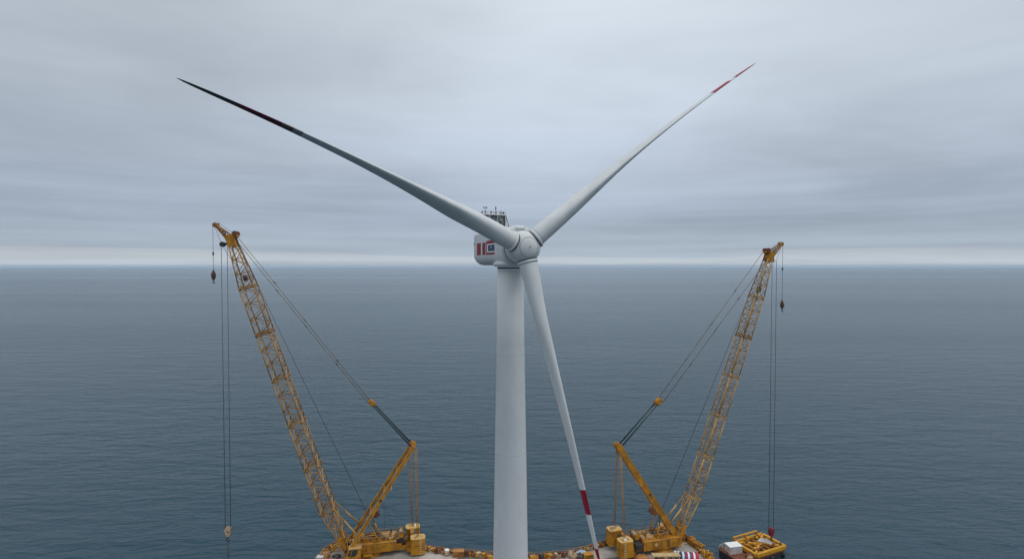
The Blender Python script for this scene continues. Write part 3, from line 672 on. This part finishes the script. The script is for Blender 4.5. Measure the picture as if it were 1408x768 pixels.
for u in (-4.5, -.6, 3.4): q.beam((u, 3.6, .6), (u, 3.6, 1.75), .4, .4, 'yellow_b'); q.beam((u, 3.4, 1.5), (u, 2.4, .9), .2, .2, 'yellow_b')
q.beam((-4.75, 3.6, 1.75), (3.6, 3.6, 1.75), .36, .3, 'yellow_b'); q.build('portal_rail', r)
q = MB()
rr_ = random.Random(9)
for i in range(22): q.box((rr_.uniform(-4.2, 4.8), rr_.uniform(-3, 3), zt + .45), (rr_.uniform(.3, 1.1), rr_.uniform(.2, .6), rr_.uniform(.2, .5)), rr_.choice(['yellow_b', 'yellow', 'dark', 'rust', 'orange']), rr_.uniform(0, 3))
q.build('fittings', r)
q = MB(); q.cyl((2.5, .2, .8), (2.5, .2, 1.7), .3, 'dark', 10); q.beam((1.9, .2, 1.3), (3.1, .2, 1.3), .3, .3, 'yellow_b'); q.build('lifting_eye', r)
q = MB(); pts = [(1.7 * math.cos(R(a)), 1.7 * math.sin(R(a)) * .62) for a in range(0, 181, 15)]
o = len(q.v); k = len(pts); q.add([(x, -.05, z) for x, z in pts] + [(x, .05, z) for x, z in pts], [tuple(range(k)), tuple(range(2 * k - 1, k - 1, -1))] + [(i, (i + 1) % k, (i + 1) % k + k, i + k) for i in range(k)], 'box_white')
o = q.build('curved_plate', loc=bw(3.6, -.7, 2.6), rz=R(-30)); o.rotation_euler.x = R(-38); tag(o, 'white half-round plate leaning on the yellow frame under the red hook', 'steel plate')
for k, (u, v, sx, h) in enumerate(((-2.9, -2.2, 1.6, 1.0), (-4.0, -2.9, 1.1, .7))):
    q = MB(); q.heap((0, 0, 0), sx, sx * .6, h, ('rust', 'tan')[k], rz=.4); tag(q.build('scrap_heap', loc=bw(u, v, 1.46)), ('rusty scrap heap on the barge between container and frame', 'pale brown sack heap at the barge\'s near left corner')[k], 'heap')

# ------------------------------------------------------------------ gear on the deck
rnd = random.Random(21)
def edge_at(x):
    top = [p for p in DECK[1:20]]
    for a, b in zip(top, top[1:]):
        if a[0] <= x <= b[0]: t = (x - a[0]) / (b[0] - a[0]); return Vector((x, a[1] + (b[1] - a[1]) * t, 0))
    return Vector((x, 122, 0))
q = MB(); ep = [Vector((*p, .25)) for p in DECK[1:20]]
c0 = Vector((0, 105, .25))
ins = [p + (c0 - p).normalized() * .35 for p in ep]
for a, b in zip(ins, ins[1:]): q.beam(a, b, .5, .5, 'rust')
for a, b in zip(ins, ins[1:]):
    n_ = max(1, int((b - a).length / 1.8))
    for i in range(n_): c = a.lerp(b, i / n_); q.cyl(c, c + Vector((0, 0, .75)), .09, 'yellow', 6)
    q.cyl(a + Vector((0, 0, .72)), b + Vector((0, 0, .72)), .05, 'yellow', 5)
tag(q.build('guard_rail'), 'low rusty yellow guard rail along the pier\'s far edge', 'guard rail')
q = MB()
for i in range(900):
    a, b = None, None; k = rnd.randrange(len(ins) - 1); p = ins[k].lerp(ins[k + 1], rnd.random()); p = p + (c0 - p).normalized() * abs(rnd.gauss(.3, .5)); p.z = 0
    if (ins[k + 1] - ins[k]).length < rnd.random() * 7: continue
    s_ = rnd.uniform(.12, .5); q.box(p + Vector((0, 0, s_ * .4 + rnd.random() * .35)), (s_, s_ * rnd.uniform(.4, 1.6), s_ * rnd.uniform(.5, 1.2)), rnd.choice(['rust', 'yellow', 'rust', 'tan', 'dark', 'yellow_b', 'cream']), rnd.uniform(0, 3))
tag(q.build('loose_scrap'), 'loose rusty scrap and chain strewn along the pier edge', 'scrap', kind='stuff')
def on_edge(x, back): 
    p = edge_at(x); return p + (c0 * 1 - p).normalized() * back * 1.0
def drum(loc, r_, h, m, label, lid='dark'):
    r = empty('drum', loc); tag(r, label, 'drum')
    q = MB(); q.lathe((0, 0, 0), (0, 0, 1), [(0, r_), (h * .3, r_), (h * .32, r_ * 1.05), (h * .36, r_), (h * .65, r_), (h * .67, r_ * 1.05), (h * .71, r_), (h, r_)], m, 20); q.build('body', r)
    q = MB(); q.lathe((0, 0, h), (0, 0, 1), [(0, r_ * 1.03), (.05, r_ * 1.03), (.06, r_ * .8)], lid, 20); q.build('lid', r)
def crate(loc, d, m, label, rz=0, cat='crate'):
    r = empty('crate', loc, rz); tag(r, label, cat)
    q = MB(); q.box((0, 0, d[2] / 2 + .1), (d[0] * .94, d[1] * .94, d[2] - .2), m); q.build('body', r)
    q = MB()
    for i in (-1, 1):
        for j in (-1, 1): q.box((i * d[0] / 2, j * d[1] / 2, d[2] / 2), (.12, .12, d[2]), m)
        for z in (.1, d[2] - .06): q.box((0, i * d[1] / 2, z), (d[0], .12, .12), m); q.box((i * d[0] / 2, 0, z), (.12, d[1], .12), m)
        q.beam((-d[0] / 2, i * d[1] / 2, .1), (d[0] / 2, i * d[1] / 2, d[2] - .1), .09, .09, 'dark')
    q.build('frame', r)
def winch(loc, s, m, label, rz=0):
    r = empty('mooring_winch', loc, rz); tag(r, label, 'winch')
    q = MB(); q.box((0, 0, .1 * s), (2.0 * s, 1.3 * s, .2 * s), m)
    for x in (-.8, .8): q.prism([(x * s - .08, -.55 * s), (x * s + .08, -.55 * s), (x * s + .08, .55 * s), (x * s - .08, .55 * s)], .2 * s, 1.25 * s, m)
    q.box((1.15 * s, 0, .6 * s), (.5 * s, .7 * s, .8 * s), m); q.build('frame', r)
    q = MB(); q.cyl((-.75 * s, 0, .75 * s), (.75 * s, 0, .75 * s), .38 * s, 'rust', 14)
    for x in (-.7, .7): q.cyl((x * s - .04, 0, .75 * s), (x * s + .04, 0, .75 * s), .62 * s, m, 16)
    q.build('winch_drum', r)
def coil(loc, s, m, label):
    q = MB()
    for k in range(4):
        rr = s * (.62 - .04 * k); pts = [Vector((rr * math.cos(R(a)) + rnd.uniform(-.03, .03), rr * math.sin(R(a)), .1 + .17 * k + rnd.uniform(-.02, .02))) for a in range(0, 361, 30)]
        q.path(pts, .1, m, 6)
    tag(q.build('rope_coil', loc=loc), label, 'rope coil')
def bollard(loc, s, m, label):
    r = empty('bollard', loc); tag(r, label, 'bollard')
    q = MB(); q.lathe((0, 0, 0), (0, 0, 1), [(0, .5 * s), (.1, .5 * s), (.12, .34 * s), (.8 * s, .3 * s)], m, 18); q.build('post', r)
    q = MB(); q.lathe((0, 0, .8 * s), (0, 0, 1), [(0, .3 * s), (.05, .48 * s), (.2 * s, .5 * s), (.3 * s, .3 * s)], m, 18); q.build('cap', r)
def pipes(loc, L_, m, label, rz=0):
    q = MB()
    for k, (y, z) in enumerate(((-.45, .2), (-.05, .2), (.36, .2), (-.25, .55), (.16, .55), (-.05, .9))): q.cyl((-L_ / 2 + rnd.uniform(-.2, .2), y, z), (L_ / 2 + rnd.uniform(-.2, .2), y, z), .19, m, 9)
    for x in (-.3, .3): q.box((x * L_, 0, .5), (.1, 1.2, 1.1), 'dark')
    tag(q.build('pipe_bundle', loc=loc, rz=rz), label, 'pipes')
def pile(loc, rx, ry, h, m, label, rz=0, name='canvas_heap'):
    q = MB(); q.heap((0, 0, 0), rx, ry, h, m, rz=rz, rnd=rnd); tag(q.build(name, loc=loc), label, 'heap')
def lattice_piece(loc, L_, w, m, label, rz, tilt=0.0):
    q = MB(); c = [(-w / 2, 0), (w / 2, 0), (w / 2, w), (-w / 2, w)]
    for y, z in c: q.cyl((-L_ / 2, y, z + .15), (L_ / 2, y, z + .15), .13, m, 6)
    k = int(L_ / w / .8) + 1
    for i in range(k):
        a, b = -L_ / 2 + L_ * i / k, -L_ / 2 + L_ * (i + 1) / k
        for (y0, z0), (y1, z1) in zip(c, c[1:] + c[:1]): q.cyl((a, y0, z0 + .15), (b, y1, z1 + .15), .08, m, 5); q.cyl((a, y0, z0 + .15), (a, y1, z1 + .15), .08, m, 5)
    o = q.build('lattice_section', loc=loc, rz=rz); o.rotation_euler.y = tilt; tag(o, label, 'lattice section')
# named pieces
crate((-12.2, 122.9, 0), (2.5, 1.3, 1.35), 'orange', 'orange framed skid standing by the pier edge left of the tower', .05, 'skid')
drum((-14.9, 123.2, 0), .55, 1.3, 'beige', 'pink drum with white lid left of the orange skid', 'plain_white')
drum((6.6, 121.7, 0), .55, 1.25, 'dark', 'black drum standing just right of the tower near the pier edge')
for x, y, L_, lb in ((-4.2, 121.2, 2.6, 'bright yellow barrier block close to the left side of the tower'), (5.0, 121.2, 1.9, 'bright yellow barrier block between the tower and the black drum')):
    q = MB(); q.prism([(-L_ / 2, -.45), (L_ / 2, -.45), (L_ / 2, .45), (-L_ / 2, .45)], 0, .25, 'yellow_b'); q.prism([(-L_ / 2 + .05, -.25), (L_ / 2 - .05, -.25), (L_ / 2 - .05, .25), (-L_ / 2 + .05, .25)], .25, .95, 'yellow_b')
    for k in range(3): q.box((-L_ / 2 + L_ * (k + .5) / 3, 0, 1.0), (.4, .3, .12), ('cream', 'orange', 'yellow')[k])
    tag(q.build('barrier', loc=(x, y, 0)), lb, 'barrier')
pile((14.2, 122.2, 0), 1.3, .8, 1.15, 'tan', 'brown canvas heap on the deck right of the tower, below the blue tarp', .2)
pile((15.4, 122.0, 0), 1.0, .8, 1.2, 'dark', 'dark net heap between the brown canvas heap and the yellow crate', .2, 'net_heap')
pile((13.3, 122.6, .0), .7, .6, 1.5, 'beige', 'pale sack standing at the left end of the brown canvas heap', 0, 'sack')
pile((15.9, 123.4, 0), 1.3, .7, 1.15, 'blue_tarp', 'pale blue tarp over a low stack behind the brown canvas heap', .1, 'tarp')
crate((17.3, 122.2, 0), (2.1, 1.2, 1.0), 'yellow', 'yellow crate at the right end of the brown canvas heap', .08)
pile((29.2, 121.0, 0), 1.9, 1.0, 1.4, 'orange', 'rusty orange scrap heap on the deck in front of the right crane', .1, 'scrap_heap')
r = empty('storage_rack', (34.4, 120.4, 0), .02); tag(r, 'long cream topped storage rack in front of the right crane\'s ring', 'rack')
q = MB()
for x in np.linspace(-2.9, 2.9, 6):
    for y in (-.6, .6): q.box((x, y, .8), (.12, .12, 1.6), 'cream')
for z in (.3, 1.55):
    for y in (-.6, .6): q.box((0, y, z), (6.0, .14, .14), 'cream')
q.build('frame', r)
q = MB(); q.box((0, 0, 1.68), (6.2, 1.5, .1), 'cream'); q.build('top', r)
q = MB()
for i in range(16): q.box((rnd.uniform(-2.7, 2.7), rnd.uniform(-.3, .3), .75), (rnd.uniform(.2, .6), .5, rnd.uniform(.5, 1.1)), rnd.choice(['dark', 'hull', 'tan', 'yellow', 'teal']))
q.build('stored_parts', r)
r = empty('striped_cover', (39.6, 120.9, 0), -.12); tag(r, 'round-topped tent cover striped red, white and navy at the pier\'s right end', 'tent')
st_ = ['blue', 'plain_white', 'blue', 'crimson', 'plain_white', 'blue', 'crimson', 'plain_white', 'crimson', 'crimson']
q = MB(); nn = 40; y0, y1 = -1.3, 1.3
xs = np.linspace(-2.0, 2.0, nn + 1)
prof = [(y0, 0), (y0, .75), (y0 * .93, 1.15), (y0 * .72, 1.55), (y0 * .38, 1.8), (0, 1.88), (y1 * .38, 1.8), (y1 * .72, 1.55), (y1 * .93, 1.15), (y1, .75), (y1, 0)]
rg = [[(x + .18 * (z if y < 0 else 3.4 - z) * .6, y, z + .04 * math.sin(x * 9)) for y, z in prof] for x in xs]
q.rings(rg, 'plain_white', mats=[st_[min(9, int(i / nn * 10))] for i in range(nn)]); q.build('canvas', r)
q = MB()
for x in (-1.9, 2.5): q.cyl((x, -1.38, 0), (x, -1.38, 1.7), .06, 'dark', 6)
q.build('pole', r)
for k, x in enumerate((37.2, 38.0)): drum((x, 122.9 - .2 * k, 0), .3, 1.1, ('plain_white', 'dark')[k], ('small white canister behind the left end of the striped tent', 'small black canister behind the striped tent')[k], 'plain_white')
lattice_piece((-39.6, 126.2, 0), 5.0, 1.5, 'yellow_b', 'tall yellow lattice section leaning beside the left crane\'s boom foot', R(20), R(-38))
lattice_piece((-42.0, 122.0, 0), 3.2, 1.4, 'yellow', 'short yellow lattice section standing at the pier\'s left end', R(70), R(-48))
lattice_piece((43.4, 126.9, 0), 4.4, 1.0, 'yellow', 'rusty yellow lattice section lying along the pier\'s right edge', R(-62), 0)
lattice_piece((44.3, 123.2, .2), 2.2, .9, 'yellow_b', 'upright yellow lattice section at the pier\'s right edge', R(80), R(-70))
winch((42.3, 129.6, 0), 1.25, 'yellow', 'large yellow winch at the pier\'s far right corner behind the right boom', R(-50))
winch((44.6, 120.9, 0), 1.1, 'yellow_b', 'yellow winch beside the striped tent at the pier\'s right edge', R(80))
winch((40.4, 130.4, 0), 1.1, 'orange', 'orange brown winch beside the right crane\'s boom foot', R(-20))
q = MB(); q.lathe((0, 0, 0), (0, 0, 1), [(0, 1.0), (.35, 1.0), (.4, .5), (.45, .5)], 'dark', 20); tag(q.build('tyre', loc=(-39.9, 122.4, 0)), 'flat black tyre lying on the deck by the left crane\'s boom foot', 'tyre')
for k, (x, y, d, m) in enumerate(((-43.0, 120.9, (1.5, 1.2, 1.1), 'box_white'), (-42.9, 122.9, (1.3, .9, .8), 'plain_white'))):
    crate((x, y, 0), d, m, ('pale grey crate at the pier\'s left end', 'small white crate behind the pale grey crate at the pier\'s left end')[k], .3 * k)
pile((-37.5, 121.0, 0), 1.2, .7, .8, 'dark', 'dark hose heap under the left crane\'s cab', .2, 'hose_heap')
pile((-40.2, 120.4, 0), 1.0, .7, .7, 'tan', 'brown canvas heap at the pier\'s left end, beside the black tyre', .5)
ZONES = [(-20.6, -16.6, 'between left crane and orange skid'), (-10.6, -6.2, 'between orange skid and tower'), (7.6, 12.2, 'between black drum and brown canvas'),
         (17.8, 23.4, 'between yellow crate and right crane'), (25.5, 33.5, 'behind the right crane'), (-41.6, -34.5, 'behind the left crane')]
for x0, x1, where in ZONES:
    ks = ['winch', 'coil', 'bollard', 'pipes', 'crate', 'pile', 'coil2', 'pile2']; rnd.shuffle(ks)
    for i, k in enumerate(ks):
        x = x0 + (x1 - x0) * (i + .5) / len(ks); p = on_edge(x, rnd.uniform(.9, 1.7)); rz = rnd.uniform(-.5, .5)
        if k == 'winch': winch(p, rnd.uniform(.6, .8), 'yellow', 'small rusty yellow winch at pier edge ' + where, rz)
        if k == 'coil': coil(p, rnd.uniform(.9, 1.2), 'tan', 'tan rope coil at pier edge ' + where)
        if k == 'coil2': coil(p, rnd.uniform(.8, 1.1), 'yellow', 'yellow hose coil at pier edge ' + where)
        if k == 'bollard': bollard(p, rnd.uniform(.8, 1), 'yellow', 'yellow mooring bollard at pier edge ' + where)
        if k == 'pipes': pipes(p, rnd.uniform(1.5, 2.2), 'rust', 'bundle of rusty pipes at pier edge ' + where, rz)
        if k == 'crate': crate(p, (rnd.uniform(.7, 1.1), .7, rnd.uniform(.6, .9)), rnd.choice(['cream', 'yellow_b']), 'small pale yellow crate at pier edge ' + where, rz)
        if k == 'pile': pile(p, rnd.uniform(.5, .8), .5, rnd.uniform(.5, .9), 'rust', 'brown chain heap at pier edge ' + where, rz, 'chain_heap')
        if k == 'pile2': pile(p, rnd.uniform(.5, .8), .5, rnd.uniform(.5, .8), 'yellow', 'yellow chain heap at pier edge ' + where, rz, 'chain_heap')

# ------------------------------------------------------------------ haze
def haze():
    m = bpy.data.materials.new('haze'); m.use_nodes = True; t = m.node_tree; t.nodes.clear()
    o = t.nodes.new('ShaderNodeOutputMaterial'); v = t.nodes.new('ShaderNodeVolumePrincipled')
    v.inputs['Color'].default_value = (.68, .83, 1.0, 1); v.inputs['Density'].default_value = HAZE
    t.links.new(v.outputs[0], o.inputs['Volume']); M['haze'] = m
    q = MB(); q.box((0, 120, (SEA_Z - 4 + 112) / 2), (90000, 90000, 112 - SEA_Z + 4), 'haze')
    ob = q.build('haze'); tag(ob, 'thin pale sea haze over the whole view', 'haze', kind='stuff')
HAZE = 4.2e-5
haze()
